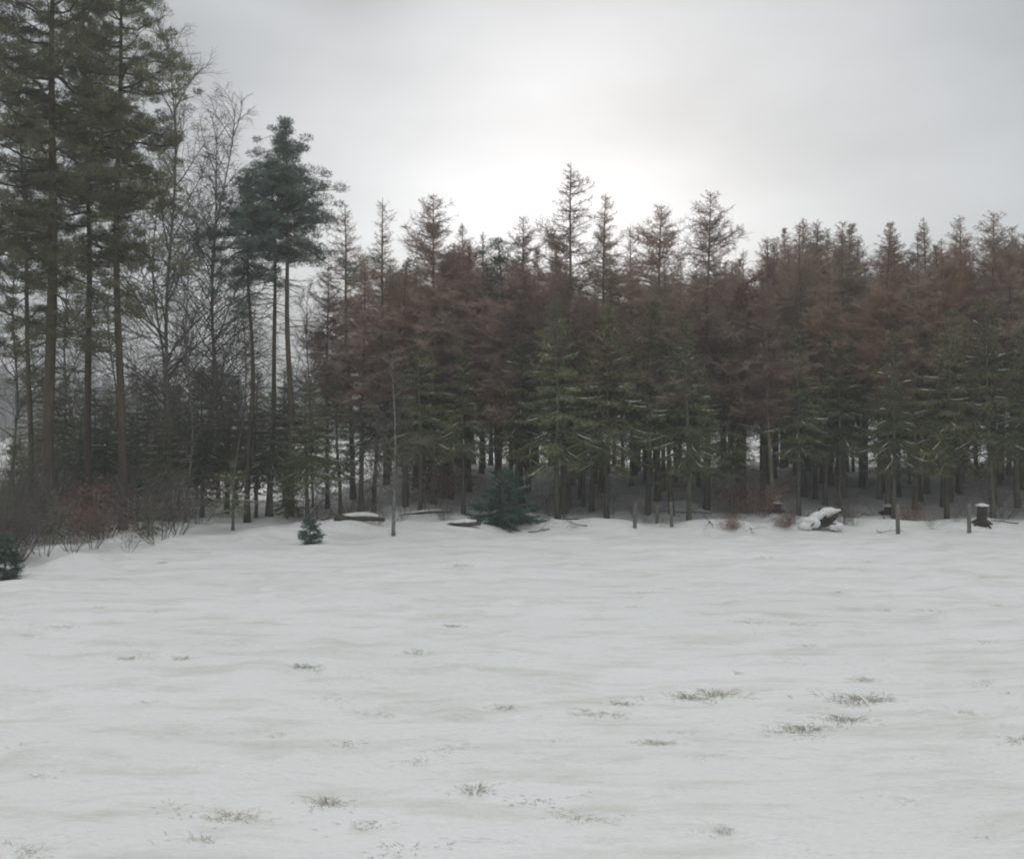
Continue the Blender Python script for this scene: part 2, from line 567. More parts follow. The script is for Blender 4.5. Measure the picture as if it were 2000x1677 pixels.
def make_larch(h=12.0, rad=1.7, twig_mat="larch_twig", dense=1.0, r0=0.105, base=4.3):
    """A leafless larch: straight stem, whorls of thin level branches with knobbly side twigs."""
    root = empty("larch_tree")
    p = trunk_line(h, 0.012)
    tb = MB()
    zz = p[:, 2] / h
    pr = p.copy()
    pr[0, 2] -= 0.5
    tb.tube(pr, r0 * (1 - zz) ** 0.85 + 0.008 + 0.06 * np.exp(-zz * 40), 8, True, 0.04)
    n = 44
    z = rng.uniform(1.4, base + .8, n)
    az = rng.uniform(0, 6.28, n)
    a = along(p, z)
    d = np.stack([np.cos(az), np.sin(az), rng.uniform(-.4, .15, n)], 1)
    l = rng.uniform(.3, 1.5, n)
    m = a + d * (l * .5)[:, None]
    e = m + norm(d + .35 * rng.normal(size=d.shape)) * (l * .5)[:, None]
    tb.segs(a, m, .009, .006, 3)
    tb.segs(m, e, .006, .003, 3)
    for _ in range(5):
        f = rng.uniform(.1, 1, (n, 1))
        s = a * (1 - f) + e * f
        tb.segs(s, s + norm(d + .9 * rng.normal(size=d.shape)) * rng.uniform(.12, .4, (n, 1)), .0045, .0025, 3)
    tb.build("trunk", "larch_bark", root)
    cb = MB()
    nb = int(230 * dense * h / 12)
    z0 = base + (h - base - 0.1) * rng.uniform(0, 1, nb) ** 0.85
    t = (z0 - base) / (h - base)
    prof = np.where(t < 0.25, 0.65 + 1.4 * t, (1 - t) ** 0.74 / 0.75 ** 0.74)
    L = rad * prof * rng.uniform(0.55, 1.12, nb) + 0.07
    az = rng.uniform(0, 2 * np.pi, nb)
    L = L * np.clip(1.0 + 1.1 * vnoise(az * 0.95, z0 * 0.8, int(rng.integers(1, 99))), .5, 1.5)
    el = R(-8) + R(40) * t ** 1.3 + R(13) * rng.normal(size=nb)
    a = along(p, z0)
    hd = np.stack([np.cos(az), np.sin(az), 0 * az], 1)
    pts = [a]
    ns = 4
    for k in range(ns):
        e = el + R(12) * (k / ns) ** 2 * 2 - R(4)
        d = hd * np.cos(e)[:, None] + np.array([0, 0, 1.0]) * np.sin(e)[:, None]
        d = d + 0.10 * rng.normal(size=d.shape)
        pts.append(pts[-1] + d * (L / ns)[:, None])
    br = 0.006 + 0.0085 * L
    for k in range(ns):
        cb.segs(pts[k], pts[k + 1], br * (1 - k / ns * 0.75), br * (1 - (k + 1) / ns * 0.75), 4)
    P = np.stack(pts, 1)
    # side twigs
    nt_ = np.maximum((L * 24 * dense).astype(int), 7)
    idx = np.repeat(np.arange(nb), nt_)
    u = rng.uniform(0.12, 1.0, len(idx)) * ns
    k = np.minimum(u.astype(int), ns - 1)
    f = (u - k)[:, None]
    s = P[idx, k] * (1 - f) + P[idx, k + 1] * f
    bd = norm(P[idx, k + 1] - P[idx, k])
    side = norm(np.cross(bd, np.array([0, 0, 1.0]))) * np.where(rng.uniform(size=len(idx)) < .5, -1, 1)[:, None]
    td = norm(bd * 0.55 + side * rng.uniform(.35, 1.1, (len(idx), 1)) + 0.42 * rng.normal(size=(len(idx), 3)) + np.array([0, 0, 0.02]))
    tl = rng.uniform(0.12, 0.42, len(idx)) * np.clip(L[idx], .28, 1.4)
    m = s + td * (tl * .55)[:, None]
    e2 = m + norm(td + 0.35 * rng.normal(size=td.shape) + np.array([0, 0, .12])) * (tl * .5)[:, None]
    tw = np.clip(.42 + .55 * L[idx], .48, 1.0)
    cb.segs(s, m, 0.0066 * tw, 0.0054 * tw, 3)
    cb.segs(m, e2, 0.0054 * tw, 0.0034 * tw, 3)
    n2 = len(idx)
    rep = 2
    s2 = np.concatenate([s + (m - s) * rng.uniform(.3, 1, (n2, 1)) for _ in range(rep)])
    d2 = norm(np.concatenate([td] * rep) + 0.8 * rng.normal(size=(n2 * rep, 3)))
    l2 = np.concatenate([tl] * rep) * rng.uniform(.3, .7, n2 * rep)
    cb.segs(s2, s2 + d2 * l2[:, None], 0.0048, 0.0030, 3)
    cb.build("crown", twig_mat, root)
    return root


def conifer_boughs(cb, sb, p, h, base, rad, whorl=0.28, droop=0.35, needle=0.16, dens=1.0, snow=0.0, shape=0.9, wid=0.020):
    """Whorled drooping boughs with combed side twigs and needles; snow (if any) lies in strips along the bough tops."""
    z = base
    zs, azs = [], []
    while z < h - 0.12:
        k = rng.integers(4, 7)
        a0 = rng.uniform(0, 6.28)
        for i in range(k):
            zs.append(z + rng.uniform(-.1, .1))
            azs.append(a0 + i * 6.283 / k + rng.uniform(-.3, .3))
        z += whorl * rng.uniform(.7, 1.3)
    zs, az = np.clip(np.array(zs), base * .9, h - .05), np.array(azs)
    nb = len(zs)
    t = np.clip((zs - base) / (h - base), 0, 1)
    L = rad * ((1 - t) ** shape) * np.where(t < .12, .7 + t * 2.5, 1.0) * rng.uniform(.62, 1.15, nb) + 0.10
    el0 = R(8) + R(42) * t ** 2 - droop * (1 - t) * .5
    hd = np.stack([np.cos(az), np.sin(az), 0 * az], 1)
    pts = [along(p, zs)]
    ns = 6
    for k in range(ns):
        f = k / (ns - 1)
        e = el0 - droop * (1 - t) * math.sin(f * 2.4) * 1.1 + R(24) * f ** 3 * (1 - t)
        d = hd * np.cos(e)[:, None] + np.array([0, 0, 1.0]) * np.sin(e)[:, None] + .05 * rng.normal(size=(nb, 3))
        pts.append(pts[-1] + d * (L / ns)[:, None])
    P = np.stack(pts, 1)
    br = 0.005 + 0.008 * L
    for k in range(ns):
        cb.segs(pts[k], pts[k + 1], br * (1 - k / ns * .8), br * (1 - (k + 1) / ns * .8), 4)
    # side twigs
    nt_ = np.maximum((L * 20 * dens).astype(int), 4)
    idx = np.repeat(np.arange(nb), nt_)
    u0 = rng.uniform(.10, 1.0, len(idx))
    u = u0 * ns * .9999
    k = u.astype(int)
    f = (u - k)[:, None]
    s = P[idx, k] * (1 - f) + P[idx, k + 1] * f
    bd = norm(P[idx, k + 1] - P[idx, k])
    sg = np.where(rng.uniform(size=len(idx)) < .5, -1, 1)[:, None]
    side = norm(np.cross(bd, np.array([0, 0, 1.0]))) * sg
    td = norm(bd * .8 + side * .8 + np.array([0, 0, -.22]) + .22 * rng.normal(size=(len(idx), 3)))
    tl = (0.10 + 0.32 * L[idx] * (1.05 - u0) * 1.15 * rng.uniform(.6, 1.2, len(idx)))
    cb.segs(s, s + td * tl[:, None], 0.004, 0.002, 3)
    # needles as slim kites along every twig
    nn = np.maximum((tl / 0.030 * dens).astype(int), 3)
    i2 = np.repeat(np.arange(len(idx)), nn)
    w = rng.uniform(0, 1.0, (len(i2), 1))
    b = s[i2] + td[i2] * tl[i2][:, None] * w
    nd = norm(td[i2] * .9 + .75 * rng.normal(size=(len(i2), 3)) + np.array([0, 0, .1]))
    cb.blades(b, nd, needle * rng.uniform(.4, .9, len(i2)), wid * rng.uniform(.7, 1.3, len(i2)))
    # needles round the leader
    n3 = 60
    zt = rng.uniform(h - .5, h + .02, n3)
    cb.blades(along(p, np.minimum(zt, h)), norm(rng.normal(size=(n3, 3)) + np.array([0, 0, 1.0])), .12, .02)
    if sb is not None and snow > 0:
        pick = np.where((rng.uniform(size=nb) < snow) & (L > .45))[0]
        for i in pick:
            q = P[i]
            c0 = rng.uniform(.15, .5)
            uu = np.linspace(c0, min(c0 + rng.uniform(.3, .55), .98), 7) * ns
            kk = np.minimum(uu.astype(int), ns - 1)
            ff = (uu - kk)[:, None]
            line = q[kk] * (1 - ff) + q[kk + 1] * ff + np.array([0, 0, .025])
            r_ = 0.013 * np.sin(np.linspace(.25, 2.9, 7)) * rng.uniform(.7, 1.3)
            sb.tube(line, r_, 5, True, .15)


def make_spruce(h=6.5, base=1.7, rad=1.5, snow=0.22, mat="spruce_needle", dens=1.0, name="spruce_tree", droop=.45, dead=True, r0=None, needle=.16, wid=.02, whorl=.28):
    root = empty(name)
    p = trunk_line(h, .015, 10, .03)
    zz = p[:, 2] / h
    tb = MB()
    pr = p.copy()
    pr[0, 2] -= .4
    r0 = r0 or (0.03 + 0.0068 * h)
    tb.tube(pr, r0 * (1 - zz) ** .9 + .006 + .03 * np.exp(-zz * 30), 8, True, .04)
    if dead and base > .8:
        n = int(22 * base)
        z = rng.uniform(1.0 if base > 1.5 else .3, base + .6, n)
        az = rng.uniform(0, 6.28, n)
        a = along(p, z)
        d = np.stack([np.cos(az), np.sin(az), rng.uniform(-.45, .1, n)], 1)
        l = rng.uniform(.3, 1.3, n)
        m = a + d * (l * .5)[:, None]
        e = m + norm(d + .4 * rng.normal(size=d.shape)) * (l * .5)[:, None]
        tb.segs(a, m, .008, .006, 3)
        tb.segs(m, e, .006, .003, 3)
        for _ in range(4):
            f = rng.uniform(.2, 1, (n, 1))
            s = a * (1 - f) + m * f
            tb.segs(s, s + norm(d + .9 * rng.normal(size=d.shape)) * rng.uniform(.1, .3, (n, 1)), .004, .002, 3)
    tb.build("trunk", "spruce_bark", root)
    cb = MB()
    sb = MB() if snow > 0 else None
    conifer_boughs(cb, sb, p, h, base, rad, whorl, snow=snow, dens=dens, droop=droop, needle=needle, wid=wid)
    cb.build("crown", mat, root)
    if sb is not None and sb.n:
        sb.build("bough_snow", "bough_snow", root)
    return root


def clump(cb, c, r, n, needle=.15, wid=.016):
    """One pad of pine needles: sprays radiating outward and upward from a flattened cushion."""
    v = rng.normal(size=(n, 3))
    v = norm(v) * rng.uniform(.25, 1, (n, 1)) ** .5
    p = c + v * np.array([r, r, r * .52])
    d = norm(v * np.array([1, 1, .8]) + .55 * rng.normal(size=(n, 3)) + np.array([0, 0, .35]))
    cb.blades(p - d * needle * .4, d, needle * rng.uniform(.7, 1.25, n), wid * rng.uniform(.7, 1.3, n))


def make_pine(h, base, rad, r0=.2, limbs=34, lean=.01, extra=(), dead=26, needles=150, low=0.55, mat="olive_pine_needle"):
    """A Scots pine: long bare stem, twisting limbs, needle pads stacked toward a ragged top."""
    root = empty("pine_tree")
    p = trunk_line(h, lean, 16, .10)
    zz = p[:, 2] / h
    tb = MB()
    pr = p.copy()
    pr[0, 2] -= .5
    tb.tube(pr, r0 * (1 - zz) ** .75 + .015 + .06 * np.exp(-zz * 40), 9, True, .035)
    cb = MB()
    specs = []
    for i in range(limbs):
        t = (i + rng.uniform(0, 1)) / limbs
        z = base + (h - base - .25) * t
        L = rad * (low + (1 - low) * math.sin(min(1, t * 1.7) * math.pi / 2)) * (1 - max(0, t - .45) / .55 * .82) * rng.uniform(.6, 1.15)
        el = R(-18 + 58 * t + rng.normal() * 9)
        specs.append((z, rng.uniform(0, 6.28), L, el, .12))
    specs += list(extra)
    for z, az, L, el, curl in specs:
        a = along(p, np.array([z]))[0]
        hd = np.array([math.cos(az), math.sin(az), 0])
        pts = [a]
        ns = 6
        for k in range(ns):
            e = el + curl * (k - 2) + rng.normal() * .10
            d_ = hd * math.cos(e) + np.array([0, 0, math.sin(e)])
            d_ = d_ + .15 * rng.normal(size=3)
            pts.append(pts[-1] + d_ * L / ns)
        pts = np.array(pts)
        tb.tube(pts, np.linspace(.012 + .016 * L, .008, ns + 1), 5, True, .05)
        # side shoots carrying needle pads
        nc = max(3, int(L * 6.5))
        for j in range(nc):
            u = rng.uniform(.30, 1.0) * ns * .999 if j else ns * .999
            k = int(u)
            s = pts[k] + (pts[k + 1] - pts[k]) * (u - k)
            off = rng.normal(size=3) * np.array([.40, .40, .20]) * min(1.2, .5 + L * .3)
            e = s + off
            tb.segs(s[None], e[None], .009, .005, 4)
            clump(cb, e + np.array([0, 0, .05]), rng.uniform(.18, .36), int(needles * rng.uniform(.6, 1.2)))
    clump(cb, p[-1], .22, needles)
    # dead snags on the bare stem
    if dead:
        z = rng.uniform(base * .35, base + 1, dead)
        az = rng.uniform(0, 6.28, dead)
        a = along(p, z)
        d_ = np.stack([np.cos(az), np.sin(az), rng.uniform(-.35, .25, dead)], 1)
        l = rng.uniform(.4, 1.7, dead)
        m = a + d_ * (l * .5)[:, None]
        e = m + norm(d_ + .45 * rng.normal(size=d_.shape)) * (l * .5)[:, None]
        tb.segs(a, m, .018, .011, 4)
        tb.segs(m, e, .011, .005, 4)
        for _ in range(4):
            f = rng.uniform(.2, 1, (dead, 1))
            s = m * (1 - f) + e * f
            tb.segs(s, s + norm(d_ + .8 * rng.normal(size=d_.shape)) * rng.uniform(.15, .5, (dead, 1)), .006, .003, 3)
    tb.build("trunk", "pine_bark", root)
    cb.build("crown", mat, root)
    return root


def grow(mb_, p, d, L, r, depth, spread, up, kids, taper=.6, out=None):
    """Recursive bare branching."""
    ns = 4
    q = [p]
    dd = d
    for k in range(ns):
        dd = norm(dd + .13 * rng.normal(size=3) + np.array([0, 0, up]))
        q.append(q[-1] + dd * L / ns)
    q = np.array(q)
    rr = np.linspace(r, r * taper * .6, ns + 1)
    if depth >= 2:
        mb_.tube(q, rr, 6 if r > .02 else 4, True, .03)
    else:
        mb_.segs(q[:-1], q[1:], rr[:-1], rr[1:], 3)
    if depth <= 0:
        return
    n = kids[depth - 1]
    for i in range(n):
        u = (.25 + .75 * (i + rng.uniform(.2, .8)) / n) * ns * .999
        k = int(u)
        s = q[k] + (q[k + 1] - q[k]) * (u - k)
        t = norm(q[k + 1] - q[k])
        sd = norm(np.cross(t, rng.normal(size=3)))
        nd = norm(t * math.cos(spread) + sd * math.sin(spread))
        grow(mb_, s, nd, L * rng.uniform(.38, .68) * (1.15 - u / ns * .4), max(r * .5, .0032), depth - 1, spread * rng.uniform(.85, 1.15), up, kids, taper)


def make_birch(h=11.0, r0=.09, spread=.75, bark="birch_bark"):
    """A leafless birch: pale slender stem, fine sweeping twigs."""
    root = empty("birch_tree")
    p = trunk_line(h, .03, 14, .16)
    zz = p[:, 2] / h
    tb = MB()
    pr = p.copy()
    pr[0, 2] -= .5
    tb.tube(pr, r0 * (1 - zz) ** .8 + .008 + .03 * np.exp(-zz * 40), 8, True, .03)
    tb.build("trunk", bark, root, True)
    cb = MB()
    nb = 44
    for i in range(nb):
        t = .22 + .77 * (i + rng.uniform(0, 1)) / nb
        az = rng.uniform(0, 6.28)
        e = R(38 + 22 * t)
        d_ = np.array([math.cos(az) * math.cos(e), math.sin(az) * math.cos(e), math.sin(e)])
        L = (h * .22) * (1.15 - t * .85) * rng.uniform(.7, 1.2)
        grow(cb, along(p, np.array([t * h]))[0], d_, L, .006 + .007 * L, 2, spread, -.05, (7, 9))
    cb.build("crown", "twig", root)
    return root


def make_shrub(h=1.6, n=9):
    """A leafless thicket shrub: many stems from one stool."""
    root = empty("bare_shrub")
    mb_ = MB()
    for i in range(n):
        az = rng.uniform(0, 6.28)
        e = R(rng.uniform(45, 85))
        d_ = np.array([math.cos(az) * math.cos(e), math.sin(az) * math.cos(e), math.sin(e)])
        grow(mb_, np.array([math.cos(az) * .12, math.sin(az) * .12, -.12]), d_, h * rng.uniform(.6, 1.05), .011, 2, .7, .03, (6, 7))
    mb_.build("stems", "twig", root)
    return root


def make_beech(h=1.8, n=8, leaves=2600):
    """A young beech that keeps its withered copper leaves."""
    root = empty("beech_shrub")
    mb_, lb = MB(), MB()
    tips = []
    for i in range(n):
        az = rng.uniform(0, 6.28)
        e = R(rng.uniform(30, 80))
        d_ = np.array([math.cos(az) * math.cos(e), math.sin(az) * math.cos(e), math.sin(e)])
        b0 = np.array([math.cos(az) * .08, math.sin(az) * .08, -.12])
        grow(mb_, b0, d_, h * .9, .012, 2, .8, .0, (6, 6))
        for k in range(leaves // n):
            u = rng.uniform(.3, 1.05)
            tips.append(b0 + d_ * h * u + rng.normal(size=3) * np.array([.26, .26, .17]) * h * .7)
    tips = np.array(tips)
    tips = tips[tips[:, 2] > .12]
    # gather the leaves into sprays
    keep = vnoise(tips[:, 0] * 3.5 + 9, tips[:, 2] * 3.5 + tips[:, 1] * 2.5, 31) > -.08
    tips = tips[keep]
    lb.blades(tips, norm(rng.normal(size=tips.shape) + np.array([0, 0, -.6])), rng.uniform(.05, .09, len(tips)), .045)
    mb_.build("stems", "twig", root)
    lb.build("leaves", "beech_leaf", root)
    return root


# ------------------------------------------------------------------ the larch wood
larch = Kind([make_larch(12.0, 1.9), make_larch(12.0, 1.65), make_larch(12.0, 2.05, dense=1.1), make_larch(12.0, 1.8),
              make_larch(12.0, 1.5, dense=.9), make_larch(12.0, 1.9), make_larch(12.0, 1.35, "larch_rust", 1.5), make_larch(12.0, 1.55, "larch_rust", 1.25)])
LARCH_H = 12.0
# column and row of each top on the skyline, distance, prototype, label
skyline = [
    (640, 520, 43.0, 1, "short bare larch at the wood's corner, just beside the three pines"),
    (690, 398, 44.0, 0, "bare larch spire nearest the three pines"),
    (755, 388, 47.0, 4, "thin wispy bare larch, second spire beside the three pines"),
    (845, 380, 43.0, 2, "broad bare larch, third spire from the three pines"),
    (905, 438, 48.0, 1, "faint bare larch on the falling shoulder of the third spire"),
    (940, 452, 50.0, 4, "thin bare larch rising just behind the small pine top"),
    (1032, 425, 46.0, 3, "bare larch on the left shoulder of the tallest spire"),
    (1100, 316, 42.0, 0, "tallest bare larch in the wood, its pointed spire against the brightest sky"),
    (1176, 382, 46.0, 1, "narrow bare larch on the right shoulder of the tallest spire"),
    (1240, 440, 49.0, 4, "bare larch low on the skyline between two pairs of spires"),
    (1285, 396, 44.0, 2, "wide bare larch, second full spire to the right of the tallest"),
    (1380, 374, 43.0, 5, "tall straight bare larch, last spire before the dip in the skyline"),
    (1440, 486, 47.0, 4, "thin pale larch behind the broken rusty top"),
    (1512, 470, 50.0, 4, "thin bare larch standing alone in the dip of the skyline"),
    (1570, 434, 46.0, 1, "bare larch on the far side of the skyline's dip"),
    (1612, 500, 44.0, 6, "rusty low larch top just past the skyline's dip"),
    (1648, 430, 45.0, 3, "bare larch with a twin feathery tip, before the dense rusty spire"),
    (1690, 458, 49.0, 4, "faint bare larch tucked behind the dense rusty spire"),
    (1735, 430, 42.5, 6, "dense rusty brown larch with a solid pointed spire"),
    (1810, 424, 46.0, 0, "bare larch, first spire to the right of the dense rusty one"),
    (1842, 468, 43.0, 7, "rusty larch shoulder between two pale spires"),
    (1875, 420, 45.5, 1, "slim bare larch, second spire to the right of the dense rusty one"),
    (1940, 415, 44.0, 5, "tall bare larch, last full spire before the picture's edge"),
    (1995, 440, 46.0, 3, "bare larch cut by the picture's right edge"),
]
SPOTS = []
for px, py, Y, k, lab in skyline:
    x = at(px, Y)
    hh = tall(py, Y, x)
    s = hh / LARCH_H
    larch.put(k, (x, Y, gz(x, Y)), rng.uniform(0, 6.28), (s * rng.uniform(.95, 1.1), s * rng.uniform(.95, 1.1), s), lab, "tree", "larches along the skyline")
    SPOTS.append((x, Y))
# the crowded rows behind and between
tries = 0
fill = 0
while fill < 185 and tries < 6000:
    tries += 1
    Y = rng.uniform(41.6, 64)
    px = rng.uniform(690, 2330)
    x = at(px, Y)
    if x < -6.2:
        continue
    if any((x - a) ** 2 + (Y - b) ** 2 < .95 ** 2 for a, b in SPOTS):
        continue
    py = rng.uniform(475, 590) + 22 * math.sin(px / 90)
    if px > 1540:
        py -= 40
    hh = tall(py, Y, x)
    s = hh / LARCH_H
    k = int(rng.choice([0, 1, 2, 3, 4, 5, 6, 7], p=[.12, .12, .12, .12, .1, .12, .14, .16]))
    deep = Y > 48
    larch.put(k, (x, Y, gz(x, Y)), rng.uniform(0, 6.28), (s * 1.15, s * 1.15, s),
              "bare brown larch crowded deep inside the dark wood" if deep else "bare brown larch of middling height in the wood's front rows",
              "tree", "larches deep in the wood" if deep else "lower larches in the front rows")
    SPOTS.append((x, Y))
    fill += 1

# ------------------------------------------------------------------ spruces under the larches
spruce = Kind([make_spruce(6.5, 1.9, 1.8, .5), make_spruce(6.5, 2.3, 1.6, .45), make_spruce(6.5, 1.7, 2.0, .55), make_spruce(6.5, 2.1, 1.7, .4), make_spruce(6.5, 1.9, 1.55, .5)])
front = [
    (1090, 585, 40.6, 0, "green spruce with snow-lined boughs below the tallest larch spire"),
    (1185, 600, 41.0, 2, "green spruce with long snowy boughs right of the tallest larch"),
    (1265, 585, 41.5, 1, "dark green spruce midway along the wood's front"),
    (1345, 625, 40.4, 2, "broad green spruce with snow-streaked boughs, just left of the rusty patch"),
    (1010, 635, 42.0, 3, "dark spruce behind the big low conifer bush"),
    (1430, 665, 42.5, 4, "low spruce under the rusty patch of larch"),
    (1560, 645, 42.0, 1, "dark spruce behind the snow-covered root pile"),
    (1640, 625, 43.0, 3, "dusky spruce just right of the snow-covered root pile"),
    (1745, 645, 40.2, 4, "spruce with pale snowy sprays behind the lone weathered post"),
    (1850, 605, 41.0, 2, "yellowish green spruce with wide low boughs"),
    (1940, 585, 40.6, 0, "green spruce with snow-tipped boughs behind the snow-capped stump"),
    (2010, 635, 41.5, 1, "green spruce at the picture's right edge"),
    (905, 665, 42.0, 1, "dark spruce left of the big low conifer bush"),
    (820, 645, 41.5, 3, "dark spruce behind the pale birch stem"),
    (730, 635, 42.0, 0, "olive spruce above the fallen log"),
    (665, 735, 41.0, 4, "olive spruce at the wood's corner"),
    (600, 745, 39.6, 2, "spruce with snow-lined boughs at the foot of the three pines"),
    (530, 760, 41.5, 1, "slender spruce among the trunks of the three pines"),
]
for px, py, Y, k, lab in front:
    x = at(px, Y)
    hh = tall(py, Y, x)
    s = hh / 6.5
    spruce.put(k, (x, Y, gz(x, Y)), rng.uniform(0, 6.28), (max(s, .95), max(s, .95), s), lab, "tree", "spruces along the front of the wood")
SP2 = [(at(a, c), c) for a, b, c, *_ in front]
n = 0
tries = 0
while n < 40 and tries < 6000:
    tries += 1
    Y = rng.uniform(40.4, 58)
    px = rng.uniform(640, 2250)
    x = at(px, Y)
    if x < -6.6 or any((x - a) ** 2 + (Y - b) ** 2 < 1.5 ** 2 for a, b in SP2):
        continue
    hh = tall(rng.uniform(585, 740), Y, x)
    s = hh / 6.5
    spruce.put(int(rng.integers(0, 5)), (x, Y, gz(x, Y)), rng.uniform(0, 6.28), (max(s, .9), max(s, .9), s),
               "shaded spruce half hidden between the larch stems", "tree", "spruces inside the wood")
    SP2.append((x, Y))
    n += 1
# the low dark belt of young conifers behind the left pines
belt = [(110, 752, 56), (165, 748, 62), (215, 752, 54), (270, 740, 58), (310, 735, 52), (345, 720, 56), (385, 725, 50), (425, 715, 55), (462, 735, 48), (500, 725, 52), (555, 720, 50), (600, 725, 47), (60, 760, 64), (330, 745, 46), (240, 765, 48), (130, 742, 47), (185, 758, 45), (285, 745, 43.5), (395, 720, 43), (350, 755, 44.5), (445, 735, 45), (90, 770, 50), (205, 790, 43.5), (560, 755, 44), (500, 765, 42.5), (150, 800, 43), (255, 810, 42), (325, 800, 41.5)]
for i, (px, py, Y) in enumerate(belt):
    x = at(px, Y)
    hh = tall(py, Y, x)
    s = hh / 6.5
    spruce.put(i, (x, Y, gz(x, Y)), rng.uniform(0, 6.28), (max(1.15 * s, .8), max(1.15 * s, .8), s), "dusky young spruce in the low belt behind the pine trunks", "tree", "low belt of conifers behind the pines")
spruce.drop_unused()
larch.drop_unused()

# ------------------------------------------------------------------ pines


def stand(o, px, Y, lab, cat="tree", group=None, rz=None):
    x = at(px, Y)
    o.location = (x, Y, gz(x, Y))
    if rz is not None:
        o.rotation_euler = (0, 0, rz)
    return tag(o, lab, cat, group)


G1, G2 = "tall pines beside the field", "pines standing together by the larch wood"
stand(make_pine(22.0, 8.4, 3.3, .19, 72, .004, [(8.6, .2, 2.4, R(-25), -.06), (8.0, -.3, 1.9, R(-35), -.05), (7.4, -.6, 1.7, R(-30), -.05), (7.6, 2.9, 1.8, R(-30), -.05), (6.4, 3.4, 1.2, R(-30), 0), (6.6, -.2, 1.6, R(-25), 0), (5.2, 2.6, 1.0, R(-20), 0)], 60, 150), 95, 36.0, "tall mossy pine with the thickest trunk, nearest the field's edge", "tree", G1)
stand(make_pine(21.0, 9.4, 2.55, .135, 66, .004, [(9.9, 0.0, 2.5, R(-28), -.10), (9.6, 3.0, 1.6, R(-20), -.1), (7.6, .3, .9, R(0), 0.0), (8.4, -.4, 1.4, R(-30), 0), (7.0, 2.9, .8, R(-10), 0)], 70, 160), 240, 38.0, "tall pine with a slim reddish bare trunk and one drooping limb", "tree", G1)
stand(make_pine(20.0, 9.6, 2.7, .13, 58, .006, [(8.7, .5, 1.8, R(-30), 0), (8.2, 2.8, 1.7, R(-35), 0), (7.2, -.5, 1.3, R(-30), 0)], 60, 150), 172, 41.0, "tall pine whose crown fills the gap between two trunks", "tree", G1)
stand(make_pine(21.0, 9.0, 3.0, .18, 58, .004, [(8.0, .1, 2.4, R(-25), 0), (6.6, .2, 1.8, R(-25), 0)], 60, 150), -45, 37.0, "tall pine at the picture's left edge, trunk out of view", "tree", G1)
stand(make_pine(17.0, 8.6, 1.9, .10, 34, .01, [(7.6, 0, .8, R(-20), 0), (7.0, 3, .9, R(-20), 0), (6.0, .5, .9, R(-20), 0)], 60, 130), 58, 43.0, "thin crooked pine stem behind the thickest trunk", "tree", G1)
Y = 40.5
x = at(568, Y)
stand(make_pine(tall(246, Y, x), 9.8, 1.75, .115, 38, .002, [(11.9, -.05, 1.75, R(8), -.05), (10.3, -.1, 2.2, R(-28), -.02), (11.0, .1, 1.3, R(-5), 0)], 30, 160, .8, "pine_needle"), 565, Y, "tallest of the three clustered pines, its crown a ragged point", "tree", G2)
Y = 42.5
x = at(522, Y)
stand(make_pine(tall(305, Y, x), 10.0, 1.6, .10, 32, .002, (), 30, 160, .8, "pine_needle"), 524, Y, "middle pine of the three, stem pale between its neighbours", "tree", G2)
Y = 41.0
x = at(482, Y)
stand(make_pine(tall(335, Y, x), 9.3, 1.7, .09, 32, .002, [(10.2, 3.2, 1.8, R(-35), -.05), (9.4, 3.0, 1.4, R(-45), -.05), (8.6, 3.3, 1.1, R(-45), 0), (11.2, 3.1, 1.7, R(-20), 0)], 30, 160, .8, "pine_needle"), 483, Y, "shortest of the three clustered pines, needles hanging low on one side", "tree", G2)
Y = 44.0
x = at(972, Y)
stand(make_pine(tall(470, Y, x), 7.4, .95, .10, 12, .002, [(9.6, 3.2, .75, R(-5), 0)], 8, 170, .8, "pine_needle"), 972, Y, "small dark pine top poking out among the bare larches", "tree")

# broken, dead-leaved top between the spires
root = make_larch(9.2, 1.5, "larch_rust", 1.8, .10, 3.0)
root.name = "dead_larch_tree"
mb = MB()
mb.tube([(0, 0, 8.7), (.35, 0, 9.05), (.62, 0, 9.35)], [.05, .06, .02], 6)
mb.tube([(0, 0, 8.6), (.4, .05, 8.62), (.72, .05, 8.5)], [.04, .05, .012], 6)
n = 420
u = rng.uniform(0, 1, (n, 1))
mb.blades(np.concatenate([np.array([[-.3, 0, 8.45]]) + u * np.array([[.9, 0, .85]]), np.array([[-.3, 0, 8.3]]) + u * np.array([[1.0, 0, .2]])]) + .07 * rng.normal(size=(2 * n, 3)),
          rng.normal(size=(2 * n, 3)) + np.array([.5, 0, -.3]), .14, .05)
mb.build("broken_top", "larch_rust", root)
Y = 43.5
x = at(1452, Y)
s = tall(528, Y, x) / 9.35
stand(root, 1452, Y, "rusty dead larch with a snapped, sideways-pointing top", "tree")
root.scale = (1.2 * s, 1.2 * s, s)

